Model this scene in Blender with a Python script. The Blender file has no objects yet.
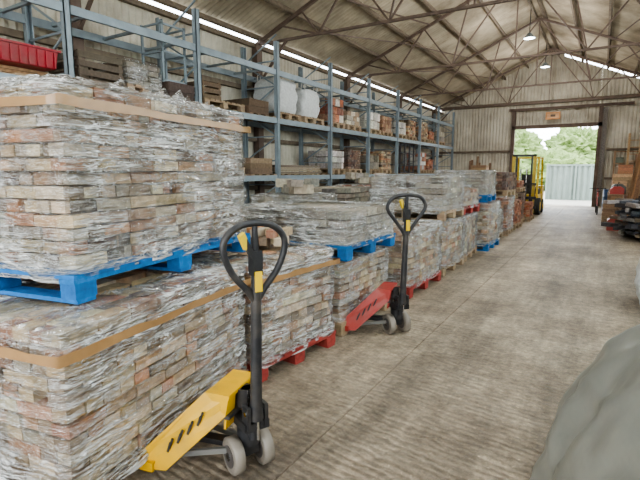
import bpy, math, random
from mathutils import Vector, Matrix, noise
random.seed(7)
R=random.random
def U(a,b): return a+(b-a)*R()
scene=bpy.context.scene
try: scene.view_settings.look='AgX - Medium High Contrast'
except Exception: pass

# ------------------------------------------------------------ materials
def newmat(name):
    m=bpy.data.materials.new(name); m.use_nodes=True
    nt=m.node_tree; return m,nt,nt.nodes,nt.links,nt.nodes['Principled BSDF']
def mat(name,col=(.5,.5,.5),rough=.7,scale=8,var=.25,bump=.15,metal=0,attr=False,dirt=None,dscale=1.5,damt=.5):
    m,nt,N,L,P=newmat(name)
    tc=N.new('ShaderNodeTexCoord')
    ns=N.new('ShaderNodeTexNoise'); ns.inputs['Scale'].default_value=scale; ns.inputs['Detail'].default_value=6
    L.new(tc.outputs['Object'],ns.inputs['Vector'])
    if attr:
        a=N.new('ShaderNodeAttribute'); a.attribute_name='Col'; src=a.outputs['Color']
    else:
        a=N.new('ShaderNodeRGB'); a.outputs[0].default_value=(*col,1); src=a.outputs[0]
    mr=N.new('ShaderNodeMapRange'); mr.inputs['From Min'].default_value=.25; mr.inputs['From Max'].default_value=.75
    mr.inputs['To Min'].default_value=1-var; mr.inputs['To Max'].default_value=1+var
    L.new(ns.outputs['Fac'],mr.inputs['Value'])
    mx=N.new('ShaderNodeVectorMath'); mx.operation='SCALE'
    L.new(src,mx.inputs[0]); L.new(mr.outputs[0],mx.inputs['Scale'])
    out=mx.outputs[0]
    if dirt:
        n2=N.new('ShaderNodeTexNoise'); n2.inputs['Scale'].default_value=dscale; n2.inputs['Detail'].default_value=8
        n2.inputs['Roughness'].default_value=.65
        L.new(tc.outputs['Object'],n2.inputs['Vector'])
        r2=N.new('ShaderNodeMapRange'); r2.inputs['From Min'].default_value=.45; r2.inputs['From Max'].default_value=.68
        r2.inputs['To Max'].default_value=damt
        L.new(n2.outputs['Fac'],r2.inputs['Value'])
        m2=N.new('ShaderNodeMixRGB'); m2.inputs['Color2'].default_value=(*dirt,1)
        L.new(r2.outputs[0],m2.inputs['Fac']); L.new(out,m2.inputs['Color1']); out=m2.outputs[0]
    L.new(out,P.inputs['Base Color'])
    P.inputs['Roughness'].default_value=rough; P.inputs['Metallic'].default_value=metal
    if bump:
        b=N.new('ShaderNodeBump'); b.inputs['Strength'].default_value=bump; b.inputs['Distance'].default_value=.02
        L.new(ns.outputs['Fac'],b.inputs['Height']); L.new(b.outputs[0],P.inputs['Normal'])
    return m
M={}
M['brick']=mat('weathered_brick',attr=True,rough=.9,scale=18,var=.4,bump=.5,dirt=(.46,.38,.28),dscale=6,damt=.4)
M['paint']=mat('painted',attr=True,rough=.45,scale=12,var=.15,bump=.05,dirt=(.12,.1,.08),dscale=6,damt=.4)
M['wood']=mat('rough_wood',attr=True,rough=.85,scale=25,var=.3,bump=.3)
M['steel']=mat('galvanised_rack_steel',(.25,.30,.33),rough=.5,scale=6,var=.15,bump=.03,metal=.2)
M['rust']=mat('brown_steel',(.13,.09,.068),rough=.7,scale=6,var=.3,bump=.05)
M['rubber']=mat('black_rubber',(.025,.025,.025),rough=.6,scale=8,bump=.05)
M['chrome']=mat('chrome',(.5,.5,.5),rough=.25,metal=1,bump=0)
M['tape']=mat('brown_tape',(.34,.2,.09),rough=.25,var=.15,bump=.02)
M['cloth']=mat('woven_bag',(.6,.61,.6),rough=.8,scale=20,var=.15,bump=.4)
M['roof']=mat('corrugated_roof_sheet',(.47,.405,.30),rough=.85,scale=1.2,var=.3,bump=.05,dirt=(.2,.16,.11),dscale=.9,damt=.75)
M['wall']=mat('corrugated_wall_sheet',(.60,.56,.46),rough=.7,scale=1.3,var=.2,bump=.05,dirt=(.3,.245,.175),dscale=1.1,damt=.65)
M['timber']=mat('purlin_timber',(.18,.14,.10),rough=.85,scale=10,var=.3,bump=.1)
M['leaf']=mat('hedge_leaves',(.17,.24,.08),rough=.8,scale=9,var=.5,bump=.4)
M['yard']=mat('yard_concrete',(.45,.43,.38),rough=.9,scale=1,var=.15,bump=.05)
M['shed']=mat('grey_green_sheet',(.22,.27,.25),rough=.6,scale=2,var=.1,bump=.02)
def wrapmat():
    m,nt,N,L,P=newmat('stretch_wrap')
    tc=N.new('ShaderNodeTexCoord')
    facs=[]
    for rot,sc,s,wd in (((.5,.35,0),(1.6,1.6,12),1.5,.02),((-.7,-.3,.3),(1.6,1.2,14),1.7,.018),((0.1,1.1,.2),(1.2,3,9),1.3,.015),((.05,.02,0),(.6,.6,14),1.2,.02),((1.2,.2,.4),(2.5,2.5,8),2.2,.012)):
        mp=N.new('ShaderNodeMapping'); mp.inputs['Rotation'].default_value=rot; mp.inputs['Scale'].default_value=sc
        ns=N.new('ShaderNodeTexNoise'); ns.inputs['Scale'].default_value=s; ns.inputs['Detail'].default_value=3; ns.inputs['Distortion'].default_value=.6
        L.new(tc.outputs['Object'],mp.inputs[0]); L.new(mp.outputs[0],ns.inputs['Vector'])
        a=N.new('ShaderNodeMath'); a.operation='SUBTRACT'; a.inputs[1].default_value=.5; L.new(ns.outputs['Fac'],a.inputs[0])
        b=N.new('ShaderNodeMath'); b.operation='ABSOLUTE'; L.new(a.outputs[0],b.inputs[0])
        c=N.new('ShaderNodeMapRange'); c.inputs['From Min'].default_value=0; c.inputs['From Max'].default_value=wd
        c.inputs['To Min'].default_value=.85; c.inputs['To Max'].default_value=0
        L.new(b.outputs[0],c.inputs['Value']); facs.append((c.outputs[0],ns.outputs['Fac']))
    cur=facs[0][0]
    for k in facs[1:]:
        s1=N.new('ShaderNodeMath'); s1.operation='MAXIMUM'; L.new(cur,s1.inputs[0]); L.new(k[0],s1.inputs[1]); cur=s1.outputs[0]
    big=N.new('ShaderNodeTexNoise'); big.inputs['Scale'].default_value=3.2; big.inputs['Detail'].default_value=5
    L.new(tc.outputs['Object'],big.inputs['Vector'])
    pt=N.new('ShaderNodeMapRange'); pt.inputs['From Min'].default_value=.39; pt.inputs['From Max'].default_value=.56; pt.inputs['To Min'].default_value=.15; pt.inputs['To Max'].default_value=1
    L.new(big.outputs['Fac'],pt.inputs['Value'])
    mu=N.new('ShaderNodeMath'); mu.operation='MULTIPLY'; L.new(cur,mu.inputs[0]); L.new(pt.outputs[0],mu.inputs[1])
    br=N.new('ShaderNodeMapRange'); br.inputs['From Min'].default_value=.42; br.inputs['From Max'].default_value=.7
    br.inputs['To Min'].default_value=.06; br.inputs['To Max'].default_value=.46
    L.new(big.outputs['Fac'],br.inputs['Value'])
    s3=N.new('ShaderNodeMath'); s3.operation='ADD'; s3.use_clamp=True; L.new(mu.outputs[0],s3.inputs[0]); L.new(br.outputs[0],s3.inputs[1])
    tr=N.new('ShaderNodeBsdfTransparent'); tr.inputs[0].default_value=(.96,.96,.95,1)
    P.inputs['Base Color'].default_value=(.66,.66,.64,1); P.inputs['Roughness'].default_value=.12
    P.inputs['Specular IOR Level'].default_value=1.0
    ad=N.new('ShaderNodeMath'); ad.operation='ADD'; L.new(facs[0][1],ad.inputs[0]); L.new(facs[1][1],ad.inputs[1])
    a2=N.new('ShaderNodeMath'); a2.operation='ADD'; L.new(ad.outputs[0],a2.inputs[0]); L.new(facs[4][1],a2.inputs[1])
    bp=N.new('ShaderNodeBump'); bp.inputs['Strength'].default_value=1; bp.inputs['Distance'].default_value=.13
    L.new(a2.outputs[0],bp.inputs['Height']); L.new(bp.outputs[0],P.inputs['Normal'])
    mx=N.new('ShaderNodeMixShader'); L.new(s3.outputs[0],mx.inputs[0]); L.new(tr.outputs[0],mx.inputs[1]); L.new(P.outputs[0],mx.inputs[2])
    gl=N.new('ShaderNodeBsdfGlossy'); gl.inputs['Roughness'].default_value=.06; gl.inputs['Color'].default_value=(1,1,1,1); L.new(bp.outputs[0],gl.inputs['Normal'])
    m2=N.new('ShaderNodeMixShader'); m2.inputs[0].default_value=.115; L.new(mx.outputs[0],m2.inputs[1]); L.new(gl.outputs[0],m2.inputs[2])
    L.new(m2.outputs[0],N['Material Output'].inputs['Surface'])
    return m
M['wrap']=wrapmat()
def skymat():  # see-through sheet for the roof panels and side windows added to admit daylight
    m,nt,N,L,P=newmat('translucent_roof_panel')
    tr=N.new('ShaderNodeBsdfTransparent'); tr.inputs[0].default_value=(.85,.88,.85,1)
    tl=N.new('ShaderNodeBsdfTranslucent'); tl.inputs[0].default_value=(.8,.85,.8,1)
    mx=N.new('ShaderNodeMixShader'); mx.inputs[0].default_value=.3
    L.new(tr.outputs[0],mx.inputs[1]); L.new(tl.outputs[0],mx.inputs[2]); L.new(mx.outputs[0],N['Material Output'].inputs['Surface'])
    return m
M['skylight']=skymat()
def floormat():
    m,nt,N,L,P=newmat('worn_concrete')
    tc=N.new('ShaderNodeTexCoord')
    def NO(s,d=6,r=.6,sc=None):
        n=N.new('ShaderNodeTexNoise'); n.inputs['Scale'].default_value=s; n.inputs['Detail'].default_value=d; n.inputs['Roughness'].default_value=r
        if sc:
            mp=N.new('ShaderNodeMapping'); mp.inputs['Scale'].default_value=sc; L.new(tc.outputs['Object'],mp.inputs[0]); L.new(mp.outputs[0],n.inputs['Vector'])
        else: L.new(tc.outputs['Object'],n.inputs['Vector'])
        return n
    n1=NO(.8,8,.65); n2=NO(16,8,.75); n3=NO(4,10,.8); n4=NO(1.3,6,.7,(1.8,.16,1)); n5=NO(38,3,.6)
    cr=N.new('ShaderNodeValToRGB'); e=cr.color_ramp.elements
    e[0].position=.32; e[0].color=(.18,.137,.095,1); e[1].position=.68; e[1].color=(.46,.38,.28,1)
    x=e.new(.5); x.color=(.325,.26,.185,1)
    L.new(n1.outputs['Fac'],cr.inputs[0])
    def MR(src,a,b,c,d):
        r=N.new('ShaderNodeMapRange'); 
        for k,v in zip(('From Min','From Max','To Min','To Max'),(a,b,c,d)): r.inputs[k].default_value=v
        L.new(src,r.inputs['Value']); return r.outputs[0]
    def MU(a,b,op='MULTIPLY'):
        q=N.new('ShaderNodeMath'); q.operation=op; L.new(a,q.inputs[0]); L.new(b,q.inputs[1]); return q.outputs[0]
    f=MU(MR(n3.outputs['Fac'],.3,.7,.6,1.35),MR(n4.outputs['Fac'],.38,.6,.6,1.12))
    f=MU(f,MR(n2.outputs['Fac'],.35,.65,.75,1.25))
    f=MU(f,MR(n5.outputs['Fac'],.62,.7,1,1.6))
    sc=N.new('ShaderNodeVectorMath'); sc.operation='SCALE'; L.new(cr.outputs[0],sc.inputs[0]); L.new(f,sc.inputs['Scale'])
    L.new(sc.outputs[0],P.inputs['Base Color'])
    P.inputs['Roughness'].default_value=.55
    wv=N.new('ShaderNodeTexWave'); wv.bands_direction='Y'; wv.inputs['Scale'].default_value=5.5; wv.inputs['Distortion'].default_value=5
    wv.inputs['Detail'].default_value=4; wv.inputs['Detail Scale'].default_value=1.3; wv.inputs['Detail Roughness'].default_value=.7
    mp=N.new('ShaderNodeMapping'); mp.inputs['Rotation'].default_value=(0,0,.12); L.new(tc.outputs['Object'],mp.inputs[0]); L.new(mp.outputs[0],wv.inputs['Vector'])
    sp=N.new('ShaderNodeSeparateXYZ'); L.new(tc.outputs['Object'],sp.inputs[0])
    st=MR(sp.outputs['Y'],4.6,4.75,.85,.15)
    mu=MU(MU(wv.outputs['Fac'],st),MR(n3.outputs['Fac'],.35,.6,.3,1.2))
    ad=N.new('ShaderNodeMath'); ad.operation='MULTIPLY_ADD'; L.new(n2.outputs['Fac'],ad.inputs[0]); ad.inputs[1].default_value=1.0; L.new(mu,ad.inputs[2])
    bp=N.new('ShaderNodeBump'); bp.inputs['Strength'].default_value=.9; bp.inputs['Distance'].default_value=.018
    L.new(ad.outputs[0],bp.inputs['Height']); L.new(bp.outputs[0],P.inputs['Normal'])
    return m
M['floor']=floormat()
M['tarp']=mat('grey_tarpaulin',(.17,.17,.145),rough=.33,scale=3,var=.2,bump=.25,dirt=(.25,.24,.2),dscale=4,damt=.4)
def lampmat():
    m,nt,N,L,P=newmat('lamp_glow')
    P.inputs['Emission Color'].default_value=(1,.97,.9,1); P.inputs['Emission Strength'].default_value=4
    return m
M['lamp']=lampmat()

# ------------------------------------------------------------ mesh builder
class MB:
    def __init__(s): s.v=[];s.f=[];s.c=[];s.m=[];s.mats=[];s.sm=[]
    def mi(s,k):
        if k not in s.mats: s.mats.append(k)
        return s.mats.index(k)
    def add(s,vs,fs,mat,col=(.5,.5,.5),smooth=False,T=None):
        o=len(s.v)
        if T is not None: vs=[T@Vector(v) for v in vs]
        s.v+= [tuple(v) for v in vs]
        i=s.mi(mat)
        for f in fs:
            s.f.append([o+k for k in f]); s.c.append(col); s.m.append(i); s.sm.append(smooth)
    def box(s,c,d,mat,col=(.5,.5,.5),rz=0,T=None,rot=None):
        x,y,z=d[0]/2,d[1]/2,d[2]/2
        vs=[Vector((i*x,j*y,k*z)) for i in(-1,1) for j in(-1,1) for k in(-1,1)]
        if rot is not None: vs=[rot@v for v in vs]
        if rz:
            cz,sz=math.cos(rz),math.sin(rz)
            vs=[Vector((v.x*cz-v.y*sz,v.x*sz+v.y*cz,v.z)) for v in vs]
        c=Vector(c); vs=[v+c for v in vs]
        s.add(vs,[(0,1,3,2),(4,6,7,5),(0,4,5,1),(2,3,7,6),(0,2,6,4),(1,5,7,3)],mat,col,T=T)
    def b2(s,lo,hi,mat,col=(.5,.5,.5),T=None):
        s.box([(a+b)/2 for a,b in zip(lo,hi)],[b-a for a,b in zip(lo,hi)],mat,col,T=T)
    def beam(s,a,b,w,h,mat,col=(.5,.5,.5),T=None):
        a=Vector(a);b=Vector(b); d=b-a; l=d.length; d.normalize()
        up=Vector((0,0,1)) if abs(d.z)<.98 else Vector((1,0,0))
        sd=d.cross(up).normalized(); u=sd.cross(d)
        rot=Matrix((d,sd,u)).transposed()
        s.box((a+b)/2,(l,w,h),mat,col,rot=rot,T=T)
    def tube(s,pts,r,mat,col=(.5,.5,.5),n=10,closed=False,T=None,caps=True):
        pts=[Vector(p) for p in pts]; k=len(pts); vs=[];fs=[]
        rr=r if isinstance(r,(list,tuple)) else [r]*k
        prev=None
        for i,p in enumerate(pts):
            if closed: d=pts[(i+1)%k]-pts[i-1]
            else: d=pts[min(i+1,k-1)]-pts[max(i-1,0)]
            d.normalize()
            if prev is None:
                a=Vector((0,0,1)) if abs(d.z)<.9 else Vector((1,0,0))
                sd=d.cross(a).normalized()
            else:
                sd=(prev-d*prev.dot(d)).normalized()
            prev=sd; u=d.cross(sd)
            for j in range(n):
                t=2*math.pi*j/n; vs.append(p+(sd*math.cos(t)+u*math.sin(t))*rr[i])
        for i in range(k if closed else k-1):
            for j in range(n):
                a=i*n+j;b=i*n+(j+1)%n;c=((i+1)%k)*n+(j+1)%n;e=((i+1)%k)*n+j
                fs.append((a,b,c,e))
        s.add(vs,fs,mat,col,True,T)
        if caps and not closed:
            s.add([vs[j] for j in range(n)],[tuple(range(n))[::-1]],mat,col,False,T)
            s.add([vs[(k-1)*n+j] for j in range(n)],[tuple(range(n))],mat,col,False,T)
    def cyl(s,a,b,r,mat,col=(.5,.5,.5),n=20,T=None): s.tube([a,b],r,mat,col,n,T=T)
    def obj(s,name,loc=(0,0,0),rz=0):
        me=bpy.data.meshes.new(name); me.from_pydata(s.v,[],s.f)
        for k in s.mats: me.materials.append(M[k])
        me.polygons.foreach_set('material_index',s.m); me.polygons.foreach_set('use_smooth',s.sm)
        ca=me.color_attributes.new('Col','FLOAT_COLOR','CORNER')
        buf=[]
        for f,c in zip(s.f,s.c): buf+= [c[0],c[1],c[2],1]*len(f)
        ca.data.foreach_set('color',buf)
        me.update()
        o=bpy.data.objects.new(name,me); scene.collection.objects.link(o)
        o.location=loc; o.rotation_euler=(0,0,rz)
        return o
def vary(c,a=.15):
    k=1+U(-a,a); return tuple(max(0,min(1,x*k*(1+U(-.04,.04)))) for x in c)
def smoothpath(p,closed,k=4):
    p=[Vector(q) for q in p]; n=len(p); out=[]
    for i in range(n if closed else n-1):
        g=lambda j:p[j%n] if closed else p[max(0,min(n-1,j))]
        a,b,c,d=g(i-1),g(i),g(i+1),g(i+2)
        for t in range(k):
            t/=k
            out.append(.5*((2*b)+(c-a)*t+(2*a-5*b+4*c-d)*t*t+(3*b-a-3*c+d)*t**3))
    if not closed: out.append(p[-1])
    return out

# ------------------------------------------------------------ room
XL,XR,XC=-7.6,3.0,-2.3
YB,YF=25.0,-5.5
EZ,RZ=4.85,7.15
def roofz(x): return RZ-(RZ-EZ)*abs(x-XC)/(XR-XC)
def corr(mb,a,b,zl,zh,pitch,amp,mat):
    a=Vector((*a,0));b=Vector((*b,0)); d=(b-a); l=d.length; d.normalize(); nrm=Vector((d.y,-d.x,0))
    n=int(l/pitch*6); vs=[];fs=[]
    for i in range(n+1):
        s=l*i/n; p=a+d*s+nrm*amp*math.sin(2*math.pi*s/pitch)
        vs.append((p.x,p.y,zl(p))); vs.append((p.x,p.y,zh(p)))
        if i: fs.append((2*i-2,2*i,2*i+1,2*i-1))
    mb.add(vs,fs,mat,smooth=True)
w=MB(); corr(w,(XL,YF),(XL,YB),lambda p:0,lambda p:4.71,.15,.025,'wall')
w.obj('wall_left')
w=MB(); added_wins=[(-4.4,-.4),(.3,4.4),(5.0,9.1),(9.7,13.8),(14.4,18.4)]  # unseen windows added for side light and highlights on the stack fronts
edges=[YF]+[e for p in added_wins for e in p]+[YB]
for i in range(len(edges)-1):
    a,b=edges[i],edges[i+1]
    if i%2==0: corr(w,(XR,a),(XR,b),lambda p:0,lambda p:4.71,.15,.025,'wall')
    else:
        corr(w,(XR,a),(XR,b),lambda p:0,lambda p:2.5,.15,.025,'wall'); corr(w,(XR,a),(XR,b),lambda p:4.3,lambda p:4.71,.15,.025,'wall')
w.obj('wall_right')
for q,(a,b) in enumerate(added_wins):
    g=MB()
    for z in(2.5,4.3): g.b2((XR-.05,a,z-.04),(XR+.05,b,z+.04),'timber')
    k=a
    while k<=b+.01: g.b2((XR-.04,k-.03,2.5),(XR+.04,k+.03,4.3),'timber'); k+=(b-a)/4
    g.add([(XR,a,2.5),(XR,b,2.5),(XR,b,4.3),(XR,a,4.3)],[(0,1,2,3)],'skylight')
    g.obj('window_%d'%(q+1))
DX0,DX1,DZ=-3.85,-.35,3.65
w=MB()
gap=lambda p: roofz(p.x)-(.10 if p.x>-1.9 else -.04)
corr(w,(XL,YB),(DX0,YB),lambda p:0,gap,.15,.025,'wall')
corr(w,(DX0,YB),(DX1,YB),lambda p:DZ,gap,.15,.025,'wall')
corr(w,(DX1,YB),(XR,YB),lambda p:0,gap,.15,.025,'wall')
w.obj('wall_back')
w=MB()
corr(w,(XL,YF),(-6.6,YF),lambda p:0,lambda p:roofz(p.x),.15,.025,'wall')
corr(w,(-6.6,YF),(2.2,YF),lambda p:4.7,lambda p:roofz(p.x),.15,.025,'wall')  # opening behind the camera, made wide to let daylight in
corr(w,(2.2,YF),(XR,YF),lambda p:0,lambda p:roofz(p.x),.15,.025,'wall')
w.obj('wall_front')
d=MB()
for x in (DX0-.08,DX1+.08): d.b2((x-.08,YB-.22,0),(x+.08,YB-.04,DZ+.9),'rust')
d.b2((DX0-.16,YB-.22,DZ),(DX1+.16,YB-.04,DZ+.16),'rust')
d.b2((DX0-.3,YB-.26,DZ+.85),(DX1+1.3,YB-.2,DZ+.97),'rust')
d.obj('door_frame')
d=MB(); 
for i in range(6): d.b2((DX1+.17+i*.03,YB-.32,.05),(DX1+.17+i*.03+.027,YB-.27,DZ+.8),'paint',vary((.12,.1,.08)))
d.obj('door_1')
d=MB(); d.box((XC+.1,YB-.32,DZ+.55),(.62,.03,.34),'paint',(.75,.35,.12)); d.box((XC+.1,YB-.335,DZ+.55),(.5,.01,.2),'paint',(.85,.5,.25)); d.box((XC+.1,YB-.28,DZ+.55),(.2,.12,.1),'rust'); d.obj('wall_sign')
w=MB()
for z in (1.2,2.4,3.6,4.65):
    w.b2((XL+.03,YF,z-.05),(XL+.12,YB,z+.05),'timber')
for z in (1.2,2.4,4.45): w.b2((XR-.12,YF,z-.05),(XR-.05,YB,z+.05),'timber')
for z in (1.3,2.6):
    w.b2((XL,YB-.13,z-.05),(DX0-.2,YB-.04,z+.05),'timber'); w.b2((DX1+.4,YB-.13,z-.05),(XR,YB-.04,z+.05),'timber')
w.b2((XL,YB-.15,4.8),(XR,YB-.04,4.95),'timber')
w.obj('trim_1')
w=MB(); K=8
added_skyR=[(-2.8,-1.4,2,6),(2.0,3.4,2,6),(5.6,7.0,2,6)]  # roof panels added out of view to brighten the interior
added_skyL=[(-2.8,-1.4,2,6),(.6,2.2,3,6)]
for side,xe,sk in ((-1,XL-.02,added_skyL),(1,XR+.02,added_skyR)):
    n=int((YB-YF+.2)/.15*6); vs=[];fo=[];fsky=[]
    for i in range(n+1):
        y=YF-.1+(YB-YF+.2)*i/n; o=.03*math.sin(2*math.pi*y/.15)
        for k in range(K+1):
            x=XC+(xe-XC)*k/K; vs.append((x,y,roofz(x)+.03+o))
        if i:
            for k in range(K):
                f=((i-1)*(K+1)+k,i*(K+1)+k,i*(K+1)+k+1,(i-1)*(K+1)+k+1)
                hit=any(a<=y<=b and k0<=k<k1 for a,b,k0,k1 in sk)
                (fsky if hit else fo).append(f)
    w.add(vs,fo,'roof',smooth=True); w.add(vs,fsky,'skylight',smooth=True)
w.b2((XC-.15,YF,RZ+.06),(XC+.15,YB,RZ+.1),'roof')
w.obj('ceiling')
w=MB()
ang=math.atan2(RZ-EZ,XR-XC)
for side in(-1,1):
    for k in range(6):
        x=XC+side*(.15+k*1.0)
        w.box((x,(YB+YF)/2,roofz(x)-.085),(.06,YB-YF,.12),'timber',rot=Matrix.Rotation(side*ang,3,'Y'))
w.obj('roof_purlins')
TY=[0,4.7,9.4,14.1,18.8,23.5]
for ty in TY:
    t=MB(); zc=4.68
    def rz_(x): return roofz(x)-.2
    for sd,xe in((-1,XL+.1),(1,XR-.1)):
        t.beam((XC,ty,rz_(XC)),(xe,ty,rz_(xe)),.08,.07,'rust')
        P=lambda f:(XC+(xe-XC)*f,ty,rz_(XC+(xe-XC)*f))
        B=lambda f:(XC+(xe-XC)*f,ty,zc)
        for a,b in ((P(.5),B(.33)),(P(.5),B(.66)),(P(.25),B(.33)),(P(.75),B(.66)),(P(0),B(.33)),(P(.86),B(.66))):
            t.beam(a,b,.038,.038,'rust')
        t.b2((xe-.08,ty-.1,0),(xe+.08,ty+.1,EZ-.15),'rust')
        t.beam((xe,ty,3.7),(xe-sd*.9,ty,zc),.05,.05,'rust')
    t.beam((XL+.1,ty,zc),(XR-.1,ty,zc),.06,.055,'rust')
    t.beam((XC,ty,RZ-.2),(XC,ty,zc),.035,.035,'rust')
    t.obj('roof_truss')
w=MB()
for x in(-5.6,.9):
    for i in range(5):
        a,b=TY[i],TY[i+1]
        w.beam((x,a,roofz(x)-.2),(x+(.9 if x<0 else -.9),b,roofz(x+(.9 if x<0 else -.9))-.2),.03,.03,'rust')
        w.beam((x,a,4.68),(x,b,roofz(x)-.2),.03,.03,'rust')
w.obj('roof_bracing')
for y in (2.3,11.8,16.5,21.2):
    l=MB(); l.cyl((0,0,.12),(0,0,.9),.012,'rubber',n=8)
    l.tube([(0,0,.16),(0,0,.12),(0,0,0)],[.05,.08,.17],'steel',n=20,caps=False)
    l.tube([(0,0,.03),(0,0,.0)],[.05,.05],'lamp',n=14)
    l.obj('pendant_lamp',(XC,y,5.75))
    li=bpy.data.lights.new('bulb','POINT'); li.shadow_soft_size=.16; li.energy=160; li.color=(1,.98,.95)
    o=bpy.data.objects.new('pendant_lamp_light',li); scene.collection.objects.link(o); o.location=(XC,y,5.5)
w=MB()
xs=[XL-.2,-5.8,-3.6,-1.35,.85,XR+.2]; ys=[YF-.3,0,4.68,9.4,14.1,18.8,25.3]
for i in range(len(xs)-1):
    for j in range(len(ys)-1):
        w.b2((xs[i]+.005,ys[j]+.005,-.12),(xs[i+1]-.005,ys[j+1]-.005,0),'floor')
w.b2((XL-.2,YF-.3,-.2),(XR+.2,25.3,-.008),'rust')
w.obj('floor')

# ------------------------------------------------------------ pallets / brick stacks
BLUE=(.012,.12,.32); RED=(.30,.045,.035); NAT=(.33,.24,.15); DARKW=(.16,.11,.075)
CREAM=[(.46,.34,.2),(.40,.19,.1),(.22,.16,.115),(.39,.28,.16),(.55,.47,.34),(.12,.08,.055),(.33,.21,.125),(.48,.36,.22),(.37,.2,.12),(.28,.235,.18),(.46,.28,.16),(.52,.42,.29),(.33,.15,.09),(.5,.42,.31),(.24,.17,.12)]
GREY=[(.25,.225,.185),(.33,.29,.235),(.2,.185,.16),(.38,.33,.26),(.28,.235,.18)]
REDB=[(.36,.12,.06),(.3,.1,.06),(.44,.18,.1),(.2,.08,.06),(.38,.22,.14)]
DARK=[(.1,.06,.05),(.18,.1,.07),(.13,.1,.09),(.22,.14,.1)]
def pallet(mb,L,D,z,col):
    for j in range(3):
        y=.05+j*(D-.1)/2
        for i in range(3):
            x=.07+i*(L-.14)/2; mb.box((x,y,z+.061),(.13,.1,.078),'wood',vary(col))
        mb.box((L/2,y,z+.111),(L,.1,.022),'wood',vary(col))
    for i in range(3):
        x=.07+i*(L-.14)/2; mb.box((x,D/2,z+.011),(.11,D,.022),'wood',vary(col))
    n=int(L/.135)
    for i in range(n):
        x=.055+i*(L-.11)/(n-1); mb.box((x,D/2,z+.133),(.1,D+U(-.01,.02),.022),'wood',vary(col,.25))
def brickfill(mb,x0,y0,L,D,z0,h,pal,bl=.215,bh=.072,bw=.105,step=.02,jit=.01):
    nc=max(1,round(h/bh)); ch=h/nc
    mb.b2((x0+.1,y0+.1,z0),(x0+L-.1,y0+D-.1,z0+h-ch*.8),'brick',(.06,.045,.035))
    hd=True; ins=0
    for c in range(nc):
        z=z0+ch*(c+.5)
        if c%3==0 or R()<.3: ins=U(0,step)
        hd=not hd
        def run(s0,s1,place,hd0):
            s=s0; hh=hd0
            while s<s1-.03:
                if R()<.1: hh=not hh
                l=(bw if hh else bl)*U(.94,1.04)
                if s+l>s1: l=s1-s
                if l>.03 and R()>.012: place(s+l/2,l-.009)
                s+=l
        t=min(bw*1.0,.2)
        hz=lambda: (ch-.007)*U(.86,1)
        def fr(s,l): d=ins+U(-.004,jit); q=hz(); mb.box((s,y0+d+t/2,z-(ch-q)/2+.002),(l,t,q),'brick',vary(random.choice(pal),.3),rz=U(-.04,.04))
        def bk(s,l): mb.box((s,y0+D-t/2-ins,z),(l,t,ch-.005),'brick',vary(random.choice(pal)))
        def nr(s,l): d=ins+U(-.004,jit); q=hz(); mb.box((x0+d+t/2,s,z-(ch-q)/2+.002),(t,l,q),'brick',vary(random.choice(pal),.3),rz=U(-.04,.04))
        def fa(s,l): mb.box((x0+L-t/2-ins,s,z),(t,l,ch-.005),'brick',vary(random.choice(pal)))
        run(x0+ins,x0+L-ins,fr,hd); run(x0+ins,x0+L-ins,bk,hd); run(y0+t,y0+D-t,nr,not hd); run(y0+t,y0+D-t,fa,not hd)
    z=z0+h-ch/2; nx=max(1,int((L-2*bw)/bl)); ny=max(1,int((D-2*bw)/bw))
    for i in range(nx):
        for j in range(ny):
            if R()<.04: continue
            sx=(L-2*bw)/nx; sy=(D-2*bw)/ny
            mb.box((x0+bw+sx*(i+.5),y0+bw+sy*(j+.5),z+U(-.014,.006)),(sx-.008,sy-.008,ch-.005),'brick',vary(random.choice(pal),.25),rz=U(-.03,.03))
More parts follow.
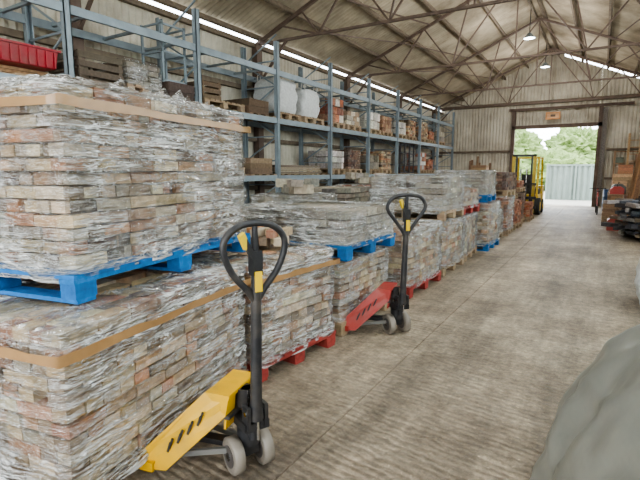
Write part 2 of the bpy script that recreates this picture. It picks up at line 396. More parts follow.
def wrap(mb,x0,y0,L,D,z0,h,seed,off=.014,flap=False):
    n1=56;n2=40; r=.045; ring=[]
    def cor(cx,cy,a0):
        for k in range(4):
            a=a0+math.pi/2*k/3; ring.append((cx+r*math.cos(a),cy+r*math.sin(a),math.cos(a),math.sin(a)))
    a0=(x0-off,y0-off); a1=(x0+L+off,y0+D+off)
    cor(a0[0]+r,a0[1]+r,math.pi)
    for k in range(1,n1): ring.append((a0[0]+r+(L+2*off-2*r)*k/n1,a0[1],0,-1))
    cor(a1[0]-r,a0[1]+r,-math.pi/2)
    for k in range(1,n2): ring.append((a1[0],a0[1]+r+(D+2*off-2*r)*k/n2,1,0))
    cor(a1[0]-r,a1[1]-r,0)
    for k in range(1,n1): ring.append((a1[0]-r-(L+2*off-2*r)*k/n1,a1[1],0,1))
    cor(a0[0]+r,a1[1]-r,math.pi/2)
    for k in range(1,n2): ring.append((a0[0],a1[1]-r-(D+2*off-2*r)*k/n2,-1,0))
    m=max(6,int(h/.026)); vs=[];fs=[];n=len(ring)
    levels=[(j/m,0) for j in range(m+1)]+[(1.006,.03),(1.007,.10),(1.003,.22),(1.002,.36)]
    for t,inn in levels:
        for q,(x,y,nx,ny) in enumerate(ring):
            zz=t*h
            d=abs(noise.noise(Vector((x*3+seed+zz*4,y*3-zz*3,zz*12))))*.034+abs(noise.noise(Vector((x*3+seed-zz*5,y*3+7+zz*4,zz*16))))*.026+abs(noise.noise(Vector((x*3,y*3+seed,zz*3))))*.025
            cx,cy=x0+L/2,y0+D/2
            zz=z0+h*min(t,1)+(t-1)*.8*(t>1)+ (U(-.003,.014) if t>=1 else 0)
            px,py=x+nx*d,y+ny*d
            if inn:
                px=px+(cx-px)*inn*1.5; py=py+(cy-py)*inn*1.5; zz+=.006+noise.noise(Vector((px*6,py*6,seed)))*.014
            vs.append((px,py,zz))
    for j in range(len(levels)-1):
        for i in range(n):
            fs.append((j*n+i,j*n+(i+1)%n,(j+1)*n+(i+1)%n,(j+1)*n+i))
    mb.add(vs,fs,'wrap',smooth=True)
    if flap:
        for k in range(16):
            x=x0+U(.0,L*.9); y=y0+U(.0,.4); z=z0+h
            p=[(x,y,z),(x+U(.03,.08),y,z+U(.03,.12)),(x+U(.1,.2),y+U(0,.04),z+U(.0,.03)),(x+.03,y+.12,z+U(.02,.06)),(x+.12,y+.15,z)]
            mb.add(p,[(0,1,3),(1,2,3),(2,4,3)],'wrap',smooth=True)
def tapeband(mb,x0,y0,L,D,z,w=.05,o=.055,tilt=0):
    n=14; pts=[]
    for a,b in (((x0-o,y0-o),(x0+L+o,y0-o)),((x0+L+o,y0-o),(x0+L+o,y0+D+o)),((x0+L+o,y0+D+o),(x0-o,y0+D+o)),((x0-o,y0+D+o),(x0-o,y0-o))):
        for k in range(n):
            f=k/n; x=a[0]+(b[0]-a[0])*f; y=a[1]+(b[1]-a[1])*f
            pts.append((x,y,z+tilt*(x-x0)/L+.012*noise.noise(Vector((x*3,y*3,z*9)))))
    N_=len(pts); vs=[(a,b,c) for a,b,c in pts]+[(a,b,c+w*U(.75,1.05)) for a,b,c in pts]
    mb.add(vs,[(i,(i+1)%N_,(i+1)%N_+N_,i+N_) for i in range(N_)],'tape',smooth=True)
def stack(name,p0,p1,D,z0,h,pal,pcol=NAT,wr=True,tape=None,inset=.03,flap=False,**kw):
    mb=MB(); p0=Vector(p0);p1=Vector(p1); L=(p1-p0).length; rz=math.atan2(p1.y-p0.y,p1.x-p0.x)
    pallet(mb,L,D,0,pcol)
    gx=inset
    brickfill(mb,gx,gx,L-2*gx,D-2*gx,.146,h-.146,pal,**kw)
    if wr: wrap(mb,gx,gx,L-2*gx,D-2*gx,.10,h-.095,R()*50,flap=flap)
    if tape:
        for t in tape: tapeband(mb,gx,gx,L-2*gx,D-2*gx,t,tilt=U(-.02,.02))
    o=mb.obj(name,(p0.x,p0.y,z0),rz)
    return o
stack('wrapped_brick_pallet',(-1.87,1.0),(-2.14,2.52),1.25,0,.92,CREAM,DARKW,tape=[.80],step=.03)
stack('wrapped_brick_pallet',(-2.15,1.25),(-2.46,2.95),1.2,.955,1.08,CREAM,BLUE,tape=[.95],flap=True,step=.075,inset=.04,jit=.03)
stack('wrapped_brick_pallet',(-2.12,2.57),(-2.02,3.62),1.15,0,.90,CREAM,RED,tape=[.77],step=.03)
lb=MB()
for k in range(30):
    c=k//15; lb.box((-.52+(k%15)*.075+U(-.01,.01),U(-.03,.03)+(k%2)*.12,.035+c*.072),(.066,.21,.068),'brick',vary(random.choice(CREAM)),rz=U(-.15,.15))
lb.obj('loose_bricks',(-2.95,3.2,.945),.3)
stack('wrapped_brick_pallet',(-2.06,3.80),(-2.04,4.95),1.15,0,.72,CREAM,NAT)
stack('wrapped_stone_pallet',(-2.0,3.78),(-2.0,4.98),1.3,.76,.47,GREY,BLUE,bl=.4,bh=.08,bw=.25)
stack('wrapped_brick_pallet',(-1.98,5.45),(-1.95,6.72),1.2,0,.87,CREAM,RED)
stack('wrapped_brick_pallet',(-1.98,6.92),(-1.96,8.12),1.2,0,.82,CREAM,NAT)
stack('wrapped_stone_pallet',(-2.0,6.9),(-2.0,8.1),1.25,.86,.66,GREY,NAT,bl=.4,bh=.09,bw=.25)
y=8.3; i=0
lows=[(.8,CREAM,NAT),(.95,CREAM,BLUE),(.7,GREY,NAT),(.95,REDB,NAT),(.8,REDB,NAT),(.95,DARK,NAT),(.6,REDB,NAT)]
ups=[(.45,CREAM,RED),(.62,GREY,BLUE),None,(.6,DARK,NAT),(.75,DARK,NAT),(.35,REDB,NAT),None]
for (h,pal,pc),up in zip(lows,ups):
    ox=U(-.15,.1); rr=U(-.06,.06)
    stack('wrapped_brick_pallet',(-1.97+ox,y),(-1.97+ox+rr,y+1.12),1.15,0,h,pal,pc,wr=i<4)
    if up: stack('wrapped_brick_pallet' if i<3 else 'tile_pallet',(-2.05+ox,y+.03),(-2.05+ox-rr,y+1.05),1.1,h+.04,up[0],up[1],up[2],wr=i<3)
    y+=1.33; i+=1
y=3.2
for k in range(12):
    h=random.choice([.9,1.05,1.2,1.3])
    stack('stone_pallet',(-4.0,y),(-4.0,y+1.15),1.1,0,h,random.choice([GREY,CREAM,GREY,REDB]),NAT,wr=k%2==0,bl=.35,bh=.1,bw=.2)
    if k in(2,4,7):
        mb=MB()
        for q in range(10): mb.box((U(-.3,.3),U(-.3,.3),.09+.1*(q//6)),(U(.15,.3),U(.15,.25),U(.1,.16)),'brick',vary(random.choice(GREY)),rz=U(-1,1))
        mb.obj('stone_rubble_heap',(-4.55,y+.58,h+.02))
    y+=1.45

# ------------------------------------------------------------ pallet racking
rk=MB(); RX0,RX1=-6.4,-7.35
posts=[-.9,1.5,3.9,6.3,8.7,11.1,13.5,15.9,18.3,20.7,23.1]
for py in posts:
    for x in(RX0,RX1):
        rk.b2((x-.045,py-.05,0),(x+.045,py-.035,4.45),'steel'); rk.b2((x-.045,py+.035,0),(x+.045,py+.05,4.45),'steel'); rk.b2((x-.045+(.08 if x==RX0 else 0),py-.05,0),(x-.035+(.08 if x==RX0 else 0),py+.05,4.45),'steel')
        rk.b2((x-.08,py-.08,0),(x+.08,py+.08,.01),'steel')
    z=.2; s=0
    while z<4.2:
        a=(RX0,py,z);b=(RX1,py,z+.55)
        if s: a,b=(RX1,py,z),(RX0,py,z+.55)
        rk.beam(a,b,.025,.03,'steel'); rk.beam((RX0,py,z),(RX1,py,z),.025,.03,'steel'); z+=.55; s=1-s
LV=[.25,1.52,2.8,3.85]
for a,b in zip(posts[:-1],posts[1:]):
    for z in LV:
        for x in(RX0,RX1): rk.b2((x-.025,a+.05,z-.12),(x+.025,b-.05,z),'steel')
        if z<3.5:
            n=9
            for i in range(n):
                y=a+.15+(b-a-.3)*i/(n-1); rk.box(((RX0+RX1)/2,y,z+.012),(1.02,.11,.022),'wood',vary((.3,.22,.14),.3))
        else:
            for i in (0.15,.5,.85):
                y=a+(b-a)*i; rk.box(((RX0+RX1)/2,y,z-.05),(.95,.05,.04),'steel')
rk.obj('pallet_racking')
Z1,Z2=1.546,2.826
def crate(name,y0,y1,z,h,col,x0=-7.2,x1=-6.42,solid=False):
    mb=MB(); n=max(2,int(h/.11)); D=x1-x0; L=y1-y0
    for i in range(n):
        zz=h*(i+.5)/n; g=h/n*(.95 if solid else .7)
        for x in(0,D): mb.box((x,L/2,zz),(.02,L,g),'wood',vary(col,.3))
        for yy in(0,L): mb.box((D/2,yy,zz),(D,.02,g),'wood',vary(col,.3))
    for x in(.03,D-.03):
        for yy in(.03,L-.03): mb.box((x,yy,h/2),(.05,.05,h),'wood',vary(col))
    mb.box((D/2,L/2,.02),(D,L,.03),'wood',col)
    if solid: mb.box((D/2,L/2,h*.45),(D-.05,L-.05,h*.8),'brick',(.1,.08,.07))
    mb.obj(name,(x0,y0,z))
def plasticcrate(name,y0,y1,z,h,col,x0=-7.0,x1=-6.42):
    mb=MB(); cy=(y0+y1)/2; L=y1-y0; cx=(x0+x1)/2; W=x1-x0
    rings=[(.86,0),(.9,h*.05),(.97,h*.9),(1.06,h*.9),(1.06,h),(.94,h),(.86,.03)]
    vs=[];fs=[]
    for s,z0 in rings:
        for a,b in((-1,-1),(1,-1),(1,1),(-1,1)): vs.append((a*W/2*s,b*L/2*s,z0))
    for i in range(len(rings)-1):
        for j in range(4): fs.append((i*4+j,i*4+(j+1)%4,(i+1)*4+(j+1)%4,(i+1)*4+j))
    fs.append((3,2,1,0)); fs.append((24,25,26,27)); mb.add(vs,fs,'paint',col)
    for k in range(7):
        yy=-L*.42+L*.84*k/6; mb.box((W/2*.97,yy,h*.45),(.03,.02,h*.8),'paint',col); 
    mb.obj(name,(cx,cy,z))
def bag(name,c,s,col=None,seed=0,rim=True):
    mb=MB(); n=48; m=20; vs=[];fs=[]
    for j in range(m+1):
        t=j/m
        for i in range(n):
            a=2*math.pi*i/n; ca,sa=math.cos(a),math.sin(a)
            e=.38; px=abs(ca)**e*(1 if ca>0 else -1); py=abs(sa)**e*(1 if sa>0 else -1)
            r=(.88+.12*math.sin(math.pi*min(1,t*1.05))) if t<.9 else .88-(t-.9)*5
            if t==0: r=.8
            r+=noise.noise(Vector((px*3,py*3,t*5+seed)))*.08+.02*math.sin(a*13+seed)*t
            zz=s[2]*(min(t,.96)+ .07*noise.noise(Vector((px*2.5+seed,py*2.5,t)))*t)
            if t==0: zz=0
            vs.append((px*r*s[0]/2,py*r*s[1]/2,zz))
    for j in range(m):
        for i in range(n): fs.append((j*n+i,j*n+(i+1)%n,(j+1)*n+(i+1)%n,(j+1)*n+i))
    fs.append(tuple(m*n+i for i in range(n))); fs.append(tuple(range(n))[::-1])
    mb.add(vs,fs,'cloth',smooth=True)
    for a in(-1,1):
        for b in(-1,1):
            x,yv=a*s[0]*.36,b*s[1]*.36
            mb.tube(smoothpath([(x,yv,s[2]*.8),(x+a*.02,yv+.02,s[2]*1.04),(x-a*.06,yv,s[2]*1.09),(x-a*.09,yv,s[2]*.85)],False),.014,'cloth',n=6)
    mb.obj(name,c)
def rackstack(name,y0,y1,z,h,pal,wr=False,**kw): stack(name,(-6.45,y0),(-6.45,y1),.85,z,h,pal,NAT,wr=wr,**kw)
pb=MB()
for k in range(9): pb.box((-.3+.2*(k%3),0,.022+.045*(k//3)),(.15,2.0,.04),'wood',vary((.36,.22,.12),.3),rz=U(-.02,.02))
pb.obj('timber_boards',(-6.85,2.75,Z2))
plasticcrate('red_plastic_crate',3.0,3.78,Z2+.14,.25,(.3,.01,.02))
plasticcrate('black_plastic_crate',2.05,2.75,Z2+.14,.2,(.03,.03,.035))
crate('slatted_wooden_crate',4.05,4.75,Z2,.48,(.14,.11,.08))
rackstack('wrapped_brick_pallet',4.85,5.55,Z2,.5,GREY,wr=True,bl=.3,bh=.1,bw=.2)
crate('wooden_box',5.65,6.2,Z2,.3,(.07,.05,.04),solid=True)
mb=MB(); 
for a in(0,.5): 
    mb.b2((0,a,0),(.03,a+.04,1.0),'steel'); mb.b2((-.5,a,0),(-.47,a+.04,1.0),'steel')
for z in(.03,.5,.95):
    mb.b2((0,0,z),(.03,.54,z+.03),'steel'); mb.b2((-.5,0,z),(-.47,.54,z+.03),'steel'); 
    for a in(0,.5): mb.b2((-.5,a,z),(.03,a+.03,z+.03),'steel')
mb.obj('metal_stand',(-6.6,5.66,Z2+.302))
mb=MB(); pallet(mb,1.15,.85,0,NAT); mb.obj('empty_pallet',(-6.45,6.5,Z2),math.pi/2)
crate('wooden_box',6.6,7.1,Z2+.15,.35,(.2,.14,.09),x0=-7.1,x1=-6.6)
crate('wooden_box',7.75,8.4,Z2,.3,(.12,.08,.05),solid=True)
for yy,w_,h_ in((9.3,.9,.98),(10.4,.8,.9)):
    mb=MB(); pallet(mb,.95,.85,0,NAT); mb.obj('wooden_pallet',(-6.45,yy-.48,Z2),math.pi/2)
    bag('bulk_bag',(-6.88,yy,Z2+.146),(.78,w_,h_*.84),seed=yy)
rackstack('terracotta_block_pallet',11.25,12.05,Z2,.8,REDB+[(.6,.55,.5)],bl=.25,bh=.2,bw=.2)
rackstack('terracotta_block_pallet',12.2,13.1,Z2,.55,[(.35,.25,.16),(.5,.45,.36)],bl=.25,bh=.15,bw=.2)
rackstack('stone_block_pallet',13.75,14.6,Z2,.7,[(.66,.64,.58),(.6,.58,.52)],bl=.3,bh=.25,bw=.3)
rackstack('terracotta_block_pallet',14.75,15.6,Z2,.65,[(.25,.13,.08),(.4,.25,.15)],bl=.25,bh=.12,bw=.12)
rackstack('stone_block_pallet',16.1,17.0,Z2,.6,[(.66,.64,.58),(.5,.48,.44)],bl=.3,bh=.2,bw=.3)
rackstack('brick_pallet',17.2,18.1,Z2,.75,CREAM)
rackstack('brick_pallet',18.6,19.6,Z2,.8,CREAM); rackstack('brick_pallet',19.7,20.5,Z2,.5,REDB)
rackstack('stone_block_pallet',21,22,Z2,.6,GREY,bl=.3,bh=.2,bw=.3)
pb=MB()
for k in range(16): pb.box((-.33+.17*(k%4),U(-.1,.1),.03+.055*(k//4)),(.14,2.0,.045),'wood',vary((.3,.24,.18),.35),rz=U(-.03,.03))
pb.obj('timber_boards',(-6.85,9.9,Z1))
rackstack('stone_block_pallet',6.5,7.6,Z1,.4,GREY,bl=.3,bh=.15,bw=.3)
crate('wooden_box',7.75,8.5,Z1,.35,(.2,.14,.09),solid=True)
rackstack('stone_block_pallet',11.3,12.1,Z1,.65,[(.62,.6,.55),(.35,.33,.3)],bl=.3,bh=.2,bw=.3)
rackstack('brick_pallet',12.3,13.2,Z1,.7,DARK)
rackstack('stone_block_pallet',13.8,14.6,Z1,.6,GREY,bl=.3,bh=.2,bw=.3)
rackstack('brick_pallet',14.7,15.6,Z1,.75,CREAM)
sh=MB()
for k in range(3):
    y0=.02+k*.5
    for a in(0,.45): sh.b2((0,y0+a-.02,0),(.04,y0+a+.02,1.12),'wood',(.05,.045,.05))
    for z in(0.02,.38,.74,1.1): sh.b2((0,y0,z-.02),(.04,y0+.45,z+.02),'wood',(.05,.045,.05))
sh.obj('window_frames',(-6.5,16.4,Z1))
rackstack('stone_block_pallet',18.6,19.5,Z1,.85,[(.6,.58,.54),(.4,.16,.1)],bl=.3,bh=.2,bw=.3)
rackstack('brick_pallet',19.7,20.5,Z1,.6,REDB)
for (a,b,h) in((1.7,2.6,.6),(4.1,5.2,.7),(8.9,9.9,.8),(11.3,12.3,.8),(13.7,14.8,.7),(16.1,17.2,.8)):
    rackstack('stone_block_pallet',a,b,.276,h,GREY,bl=.3,bh=.2,bw=.3)

# ------------------------------------------------------------ pallet trucks
def jack(name,loc,rz,steer,col,hh=1.33,lw=.19):
    mb=MB(); S=Matrix.Rotation(steer,4,'Z')
    BK=(.02,.02,.022)
    for sd in(-1,1):
        y=sd*.085
        mb.tube([(0,y-.03,.1),(0,y-.024,.1),(0,y+.024,.1),(0,y+.03,.1)],[.086,.1,.1,.086],'paint',(.22,.19,.155),n=28,T=S)
        mb.tube([(0,y-.033,.1),(0,y+.033,.1)],.06,'paint',(.07,.06,.055),n=20,T=S)
        mb.tube([(0,y-.038,.1),(0,y+.038,.1)],.022,'chrome',n=12,T=S)
    mb.cyl((0,-.1,.1),(0,.1,.1),.014,'chrome',n=10,T=S)
    mb.box((0,0,.14),(.07,.09,.1),'paint',BK,T=S)
    mb.cyl((0,0,.15),(0,0,.30),.06,'paint',BK,n=20,T=S)
    mb.cyl((0,0,.28),(0,0,.46),.032,'chrome',n=16,T=S)
    mb.cyl((.065,0,.2),(.065,0,.34),.026,'paint',BK,n=14,T=S)
    mb.box((.03,0,.29),(.17,.14,.045),'paint',BK,T=S)
    for sd in(-1,1): mb.box((.09,sd*.05,.345),(.07,.018,.12),'paint',BK,T=S)
    mb.cyl((.1,-.065,.37),(.1,.065,.37),.013,'chrome',n=10,T=S)
    zb,zt=.33,hh-.38; x=.13
    mb.tube([(.1,0,zb),(.105,0,zb+.1),(x,0,zt)],[.04,.031,.026],'paint',BK,n=14,T=S)
    lp=[(x,0,zt),(x,-.05,zt+.06),(x,-.125,zt+.15),(x,-lw,zt+.25),(x,-lw+.012,zt+.32),(x,-lw+.075,zt+.37),(x,0,zt+.385),
        (x,lw-.075,zt+.37),(x,lw-.012,zt+.32),(x,lw,zt+.25),(x,.125,zt+.15),(x,.05,zt+.06)]
    mb.tube(smoothpath(lp,True),.017,'paint',BK,n=10,closed=True,T=S)
    mb.tube([(x,0,zt-.02),(x,0,zt+.16),(x,0,zt+.37)],[.026,.022,.014],'paint',BK,n=10,T=S)
    mb.box((x,0,zt+.19),(.05,.055,.12),'paint',BK,T=S)
    mb.box((x+.03,0,zt+.1),(.012,.035,.1),'paint',(.75,.5,.02),T=S)
    mb.beam((x+.02,-.02,zt+.22),(x+.03,-.085,zt+.33),.016,.03,'paint',BK,T=S)
    mb.beam((x+.022,-.055,zt+.27),(x+.034,-.09,zt+.34),.02,.034,'paint',(.7,.5,.03),T=S)
    mb.cyl((.12,0,.32),(.12,0,.22),.008,'chrome',n=8,T=S)
    th=.012
    def plate(p,t=th,c=None):
        n_=(Vector(p[1])-Vector(p[0])).cross(Vector(p[2])-Vector(p[0])).normalized()*t
        k=len(p); vs=[Vector(a) for a in p]+[Vector(a)-n_ for a in p]
        fs=[tuple(range(k)),tuple(range(2*k-1,k-1,-1))]+[(i,(i+1)%k,(i+1)%k+k,i+k) for i in range(k)]
        mb.add(vs,fs,'paint',c or col)
    plate([(-.03,-.14,.47),(-.03,.14,.47),(-.17,.14,.47),(-.17,-.14,.47)],.02)
    plate([(-.17,-.14,.47),(-.17,-.03,.47),(-.44,-.13,.14),(-.52,-.27,.115)])
    plate([(-.17,.03,.47),(-.17,.14,.47),(-.52,.27,.115),(-.44,.13,.14)])
    plate([(-.17,-.06,.47),(-.17,.06,.47),(-.26,.06,.36),(-.26,-.06,.36)])
    for sd in(-1,1):
        plate([(-.03,sd*.14,.47),(-.17,sd*.14,.47),(-.52,sd*.27,.115),(-.52,sd*.27,.05),(-.36,sd*.24,.05),(-.05,sd*.145,.36)])
        plate([(-.05,sd*.13,.47),(-.05,sd*.05,.47),(-.07,sd*.05,.28),(-.07,sd*.13,.28)])
        A=Vector((-.12,sd*.158,.40)); Bv=Vector((-.42,sd*.262,.115)); dd=(Bv-A)
        for k in range(4):
            c0=A+dd*(.18+.17*k); mb.beam(c0-Vector((.012,0,.03)),c0+Vector((.012,0,.03)),.006,.012,'paint',(.03,.03,.03)); 
            c1=c0+dd*.06; mb.beam(c1-Vector((-.0,0,.028)),c1+Vector((.02,0,.026)),.006,.012,'paint',(.03,.03,.03))
    plate([(-.46,-.26,.115),(-.46,.26,.115),(-.58,.27,.1),(-.58,-.27,.1)])
    mb.b2((-.12,-.14,.34),(-.03,.14,.36),'paint',BK)
    mb.tube([(-.02,0,.36),(-.02,0,.46)],.045,'paint',BK,n=14)
    mb.beam((-.0,0,.13),(-.5,0,.11),.06,.03,'paint',BK)
    for sd in(-1,1):
        mb.beam((-.02,sd*.05,.13),(-.5,sd*.2,.08),.02,.03,'paint',(.16,.155,.14))
        y=sd*.19; 
        mb.b2((-1.15,y-.078,.085),(-.42,y+.078,.097),'paint',col)
        for e in(-1,1): mb.b2((-1.15,y+e*.074-.006,.045),(-.42,y+e*.074+.006,.097),'paint',col)
        mb.add([(-1.15,y-.078,.097),(-1.15,y+.078,.097),(-1.15,y+.078,.045),(-1.15,y-.078,.045),(-1.24,y-.03,.075),(-1.24,y+.03,.075),(-1.24,y+.03,.045),(-1.24,y-.03,.045)],
               [(0,1,5,4),(1,2,6,5),(2,3,7,6),(3,0,4,7),(4,5,6,7)],'paint',col)
        mb.cyl((-1.0,y-.05,.037),(-1.0,y+.05,.037),.036,'paint',(.5,.5,.45),n=14)
    return mb.obj(name,loc,rz)
YEL=(.68,.38,.008)
jack('pallet_truck',(-1.54,1.79,0),math.radians(12),math.radians(-36),YEL,1.35,.165)
jack('pallet_truck',(-1.66,4.22,0),math.radians(10),math.radians(-46),(.36,.04,.028),1.38,.205)

# ------------------------------------------------------------ forklift
f=MB(); Y=(.75,.5,.03); BK=(.03,.03,.03)
f.b2((-.5,.4,.25),(.5,1.9,.75),'paint',Y); f.b2((-.52,1.5,.3),(.52,2.1,1.05),'paint',Y); f.b2((-.45,1.0,.75),(.45,1.5,.95),'paint',BK)
f.b2((-.25,1.05,.95),(.25,1.5,1.08),'rubber'); f.b2((-.25,1.42,1.0),(.25,1.54,1.5),'rubber')
for x in(-1,1):
    f.beam((x*.45,.35,.7),(x*.43,.62,2.1),.06,.07,'paint',Y); f.beam((x*.45,1.9,1.0),(x*.43,1.7,2.1),.06,.07,'paint',Y)
    f.beam((x*.45,.58,2.12),(x*.45,1.75,2.12),.06,.07,'paint',Y)
    f.cyl((x*.38,.45,.32),(x*.58,.45,.32),.32,'rubber'); f.cyl((x*.57,.45,.32),(x*.6,.45,.32),.17,'paint',Y)
    f.cyl((x*.38,1.7,.27),(x*.56,1.7,.27),.27,'rubber'); f.cyl((x*.55,1.7,.27),(x*.58,1.7,.27),.14,'paint',Y)
    f.b2((x*.36-.05,.0,.08),(x*.36+.05,.12,2.2),'paint',(.55,.38,.04)); f.b2((x*.26-.03,.02,.1),(x*.26+.03,.1,2.15),'paint',BK)
    f.b2((x*.3-.06,-1.05,.06),(x*.3+.06,-.05,.1),'paint',BK); f.b2((x*.3-.06,-.08,.06),(x*.3+.06,-.04,.65),'paint',BK)
    f.cyl((x*.1,.06,.1),(x*.1,.06,1.7),.03,'chrome')
for k in range(6): f.b2((-.45,.62+k*.21,2.11),(.45,.65+k*.21,2.15),'paint',Y)
for z in(.2,1.1,2.15): f.b2((-.4,.0,z),(.4,.1,z+.08),'paint',BK)
for z in(.25,.6): f.b2((-.48,-.05,z),(.48,-.01,z+.1),'paint',BK)
for k in range(7): f.b2((-.45+k*.145,-.04,.7),(-.43+k*.145,-.02,1.15),'paint',BK)
f.b2((-.46,-.04,1.15),(.46,-.02,1.19),'paint',BK)
f.cyl((0,.75,1.0),(0,.55,.6),.02,'rubber'); f.tube([(.17*math.cos(t*math.pi/8),.78+.05*math.sin(t*math.pi/8),1.02+.16*math.sin(t*math.pi/8)) for t in range(16)],.015,'rubber',closed=True,n=8)
f.obj('forklift_truck',(-2.5,18.6,0))

# ------------------------------------------------------------ tarpaulin mound (right foreground)
t=MB(); n=220; vs=[];fs=[]
cx,cy,a,b,H=1.0,1.98,1.15,1.2,1.36
NR=90
for j in range(NR+1):
    ph=j/NR
    for i in range(n):
        th=2*math.pi*i/n; c,s_=math.cos(th),math.sin(th)
        rr=math.sin(ph*math.pi/2); sup=1/((abs(c)**3+abs(s_)**3)**(1/3))
        x=c*sup*rr; y=s_*sup*rr
        z=H*math.sqrt(max(0,1-rr**2)) if ph<1 else 0
        fold=noise.noise(Vector((x*2.2,y*2.2,1)))*.05+.03*math.sin(th*17+3*noise.noise(Vector((x,y,3))))*rr**2
        fold+=.07*(.35-abs(noise.noise(Vector((x*3+y*4,y*3-z*2,z*2.5)))))+.045*(.3-abs(noise.noise(Vector((x*9-y*3,y*7+z*6,z*4)))))
        vs.append((cx+x*a*(1+fold*.6),cy+y*b*(1+fold*.6),max(0.0,z*(1+fold*.5))))
for j in range(NR):
    for i in range(n): fs.append((j*n+i,(j+1)*n+i,(j+1)*n+(i+1)%n,j*n+(i+1)%n))
t.add(vs,fs,'tarp',smooth=True); t.obj('tarpaulin_covered_pile')
bag('builders_sack',(.92,6.7,0),(.95,.95,.62),seed=3)

# ------------------------------------------------------------ right hand side clutter
def scatter(name,x0,x1,y0,y1,h,cols,n,loc=(0,0,0)):
    mb=MB()
    for k in range(n):
        l=U(.4,1.4); zz=h*k/n+.06
        mb.box((U(x0,x1),U(y0,y1),zz),(U(.05,.2),l,U(.05,.1)),'wood',vary(random.choice(cols),.3),rz=U(-1.2,1.2) if k%2 else U(-.3,.3))
    mb.obj(name,loc)
scatter('scrap_timber_pile',.45,1.5,12.9,14.2,.85,[(.05,.045,.045),(.16,.12,.08),(.09,.1,.12),(.3,.28,.25)],130)
def toolbox(name,loc,s,col):
    mb=MB(); mb.box((0,0,s[2]*.35),(s[0],s[1],s[2]*.7),'paint',col)
    mb.add([(-s[0]/2,-s[1]/2,s[2]*.7),(s[0]/2,-s[1]/2,s[2]*.7),(s[0]/2,s[1]/2,s[2]*.7),(-s[0]/2,s[1]/2,s[2]*.7),(-s[0]/4,-s[1]/2,s[2]),(s[0]/4,-s[1]/2,s[2]),(s[0]/4,s[1]/2,s[2]),(-s[0]/4,s[1]/2,s[2])],
      [(0,1,5,4),(1,2,6,5),(2,3,7,6),(3,0,4,7),(4,5,6,7)],'paint',col)
    mb.tube(smoothpath([(0,-s[1]*.2,s[2]),(0,-s[1]*.18,s[2]+.06),(0,s[1]*.18,s[2]+.06),(0,s[1]*.2,s[2])],False),.012,'rubber',n=6)
    mb.obj(name,loc)
bn=MB(); bn.b2((0,0,.8),(1.0,1.9,.86),'wood',(.3,.2,.12))
for x in(.05,.95):
    for y_ in(.08,1.82): bn.b2((x-.04,y_-.04,0),(x+.04,y_+.04,.8),'wood',(.25,.17,.1))
bn.b2((.02,.1,.25),(.98,1.8,.29),'wood',(.25,.18,.1)); bn.obj('workbench',(.2,18.2,0))
toolbox('red_toolbox',(.45,18.5,.862),(.4,.35,.25),(.4,.03,.02)); toolbox('grey_toolbox',(.5,19.1,.862),(.45,.4,.32),(.12,.14,.13))
crate('wooden_crate',18.4,18.9,.862,.45,(.3,.2,.12),x0=.75,x1=1.15,solid=True); toolbox('red_toolbox',(.45,15.2,0),(.5,.6,.38),(.35,.05,.03))
crate('wooden_crate',20.9,21.7,0,.9,(.35,.23,.13),x0=.25,x1=1.3,solid=True)
crate('wooden_crate',20.95,21.6,.91,.6,(.45,.3,.18),x0=.35,x1=1.1,solid=True)
crate('wooden_crate',21.0,21.5,1.52,.35,(.5,.25,.14),x0=.5,x1=.95,solid=True)
sf=MB()
for x in(.04,1.56):
    for y_ in(.04,.5): sf.b2((x-.03,y_-.03,0),(x+.03,y_+.03,2.5),'wood',(.3,.19,.11))
for z in(.15,.8,1.4,1.95,2.45):
    sf.b2((0,0,z),(1.6,.54,z+.03),'wood',(.34,.22,.13))
    x=.1
    while x<1.4 and z<2.4:
        wd_=U(.12,.35); hh_=U(.15,.45); sf.b2((x,.06,z+.03),(x+wd_,.46,z+.03+hh_),'paint',vary(random.choice([(.35,.1,.05),(.5,.35,.2),(.1,.1,.1),(.3,.2,.12),(.6,.55,.45),(.12,.16,.1)]))); x+=wd_+U(.02,.1)
sf.obj('storage_shelf',(.35,24.1,0))
def barrel(name,loc,r,h,col):
    mb=MB(); pr=[(0,r),(.02,r),(h*.32,r),(h*.34,r*1.04),(h*.36,r),(h*.64,r),(h*.66,r*1.04),(h*.68,r),(h,r)]
    mb.tube([(0,0,z) for z,_ in pr],[q for _,q in pr],'paint',col,n=24); mb.obj(name,loc)
barrel('blue_barrel',(.35,22.5,0),.29,.88,(.03,.08,.18)); barrel('brown_barrel',(.9,17.3,0),.29,.88,(.2,.12,.08))
crate('wooden_crate',16.9,17.5,0,.6,(.28,.19,.12),x0=.08,x1=.5)
ld=MB()
for x in(0,.4): ld.beam((x,0,0),(x,.5,3.2),.04,.08,'wood',(.45,.3,.16))
for k in range(10): ld.cyl((0,.045+k*.045,.3+k*.29),(.4,.045+k*.045,.3+k*.29),.016,'wood',(.45,.3,.16),n=8)
ld.obj('wooden_ladder',(.85,23.3,0),0)
for k,(x,y_,l) in enumerate(((1.3,20.2,2.5),(1.5,22.6,3.0))):
    mb=MB()
    for q in range(6): mb.beam((q*.04,q*.08,0),(.6+q*.03,q*.09,l+U(-.5,.2)),.1,.03,'wood',vary((.4,.2,.1),.35))
    mb.obj('leaning_planks',(x,y_,0))
mb=MB()
for q in range(8): mb.beam((-q*.02,q*.07,0),(.35-q*.02+U(-.08,.08),.05+q*.07,2.4+U(-.5,.3)),.03,.1,'wood',vary((.38,.22,.12),.35))
mb.b2((.42,-.1,0),(.5,.0,2.2),'timber'); mb.b2((.42,.7,0),(.5,.8,2.2),'timber'); mb.b2((.4,-.1,1.9),(.48,.8,2.0),'timber')
mb.obj('leaning_timber_boards',(.75,16.0,0))
tr=MB()
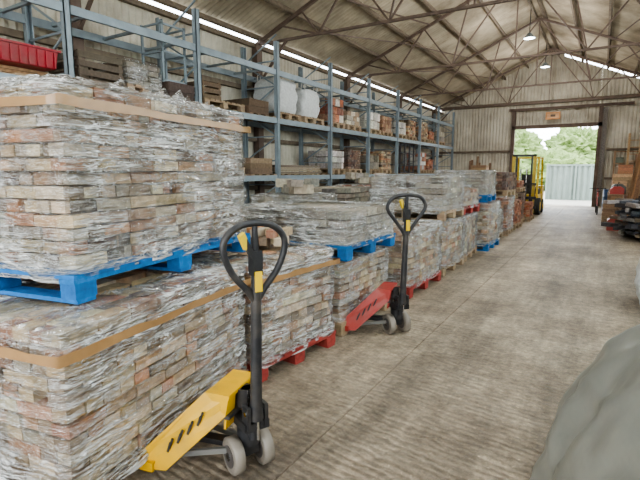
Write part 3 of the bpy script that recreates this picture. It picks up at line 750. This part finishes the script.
for y_ in(0,2.0):
    tr.b2((.0,y_-.05,0),(.1,y_+.05,2.6),'rust'); tr.b2((-.5,y_-.06,0),(.6,y_+.06,.08),'rust')
    for z in(.7,1.3,1.9,2.4): tr.b2((-.5,y_-.03,z),(.6,y_+.03,z+.06),'rust')
for z in(.76,1.36,1.96,2.46):
    for q in range(9):
        xx=-.45+q*.11
        if abs(xx-.05)<.1: continue
        l=U(.9,1.2); tr.box((xx,1+U(-.1,.1),z+.03+.03*(q%2)),(.09,l*2,.05),'wood',vary(random.choice([(.4,.25,.14),(.25,.15,.1),(.5,.38,.25),(.12,.1,.09)]),.3))
tr.obj('timber_rack',(1.95,15.0,0))
bk=MB()
for y_ in(0,1.05):
    bk.tube([(0,y_+.33*math.cos(t*math.pi/12),.34+.33*math.sin(t*math.pi/12)) for t in range(24)],.018,'rubber',closed=True,n=6)
    for k in range(8):
        aa=k*math.pi/4; bk.cyl((0,y_,.34),(0,y_+.32*math.cos(aa),.34+.32*math.sin(aa)),.004,'chrome',n=4)
fr=(.5,.05,.04)
for p,q in (((0,0,.34),(0,.4,.34)),((0,0,.34),(0,.28,.8)),((0,.28,.85),(0,.42,.34)),((0,.3,.78),(0,.88,.8)),((0,.42,.34),(0,.88,.72)),((0,.86,.95),(0,1.05,.34))): bk.cyl(p,q,.016,'paint',fr,n=8)
bk.b2((-.06,.15,.86),(.06,.38,.9),'rubber'); bk.cyl((-.28,.86,.96),(.28,.86,.96),.014,'rubber',n=8)
bk.obj('bicycle',(-.08,20.2,0),.05)
crate('wooden_crate',23.2,24.0,0,1.2,(.3,.19,.11),x0=-5.6,x1=-4.7,solid=True)
crate('wooden_crate',23.25,23.9,1.21,.7,(.36,.24,.14),x0=-5.5,x1=-4.8,solid=True)
crate('wooden_crate',22.0,22.9,0,1.5,(.2,.13,.09),x0=-4.6,x1=-3.9,solid=True)
mb=MB()
for q in range(9): mb.beam((q*.12,0,0),(q*.12+U(-.05,.05),.5,2.0+U(-.5,.4)),.1,.03,'wood',vary((.28,.18,.11),.35))
mb.obj('leaning_planks',(-5.9,24.25,0))

# ------------------------------------------------------------ outside
g=MB(); g.b2((-60,25.3,-.15),(60,90,-.01),'yard'); g.b2((-60,-60,-.15),(60,-5.8,-.01),'yard'); g.obj('yard_ground')
s=MB(); FY=30; corr(s,(-2.75,FY),(9,FY),lambda p:0,lambda p:1.95,.3,.05,'shed'); s.b2((-2.75,FY-.06,1.92),(9,FY+.06,2.02),'shed')
for x in(-2.75,-1.3,.15,1.6,3.1,6.1): s.b2((x-.05,FY-.15,0),(x+.05,FY-.06,2.05),'shed')
s.obj('metal_fence')
def bush(name,c,s,seed,trunk=False):
    mb=MB(); n=60;m=34;vs=[];fs=[]
    for j in range(m+1):
        for i in range(n):
            a=2*math.pi*i/n; p=math.pi*j/m; v=Vector((math.sin(p)*math.cos(a),math.sin(p)*math.sin(a),math.cos(p)))
            k=1+.3*noise.noise(v*2.3+Vector((seed,0,0)))+.28*noise.noise(v*7+Vector((0,seed,0)))+.2*noise.noise(v*17)
            vs.append((v.x*s[0]*k,v.y*s[1]*k,s[2]+v.z*s[2]*k+(2 if trunk else 0)))
    for j in range(m):
        for i in range(n): fs.append((j*n+i,(j+1)*n+i,(j+1)*n+(i+1)%n,j*n+(i+1)%n))
    mb.add(vs,fs,'leaf')
    if trunk: mb.tube([(0,0,0),(.1,0,3),(0,0,5)],[.35,.28,.15],'timber',n=10)
    mb.obj(name,c)
for k,(x,y_,sx,sz) in enumerate(((-9,42,3.6,1.7),(-4.2,44,3,1.7),(1.5,47,3.6,1.8),(8,45,3,1.7),(-6.3,35,1.4,.9))): bush('hedge_bush',(x,y_,-.2),(sx,2,sz),k*3.1)
for k,(x,y_) in enumerate(((-10,64),(-3,66),(3.5,60),(9,62))): bush('tree',(x,y_,-.05),(3.2,3.0,2.4),k+20,True)

# ------------------------------------------------------------ world + camera
wd=bpy.data.worlds.new('overcast_sky'); scene.world=wd; wd.use_nodes=True
bg=wd.node_tree.nodes['Background']; bg.inputs[0].default_value=(.88,.94,1,1); bg.inputs[1].default_value=8.6
cam=bpy.data.cameras.new('camera'); co=bpy.data.objects.new('camera',cam); scene.collection.objects.link(co)
cam.sensor_width=36; cam.lens=26; cam.clip_start=.05; cam.clip_end=300
psi=math.radians(31.2); pt=math.radians(8.4)
F0=Vector((-math.sin(psi),math.cos(psi),0)); Fw=F0*math.cos(pt)-Vector((0,0,1))*math.sin(pt)
Rt=Vector((math.cos(psi),math.sin(psi),0)); Up=Rt.cross(Fw)
m=Matrix((Rt,Up,-Fw)).transposed().to_4x4(); m.translation=(0,0,1.6); co.matrix_world=m
scene.camera=co
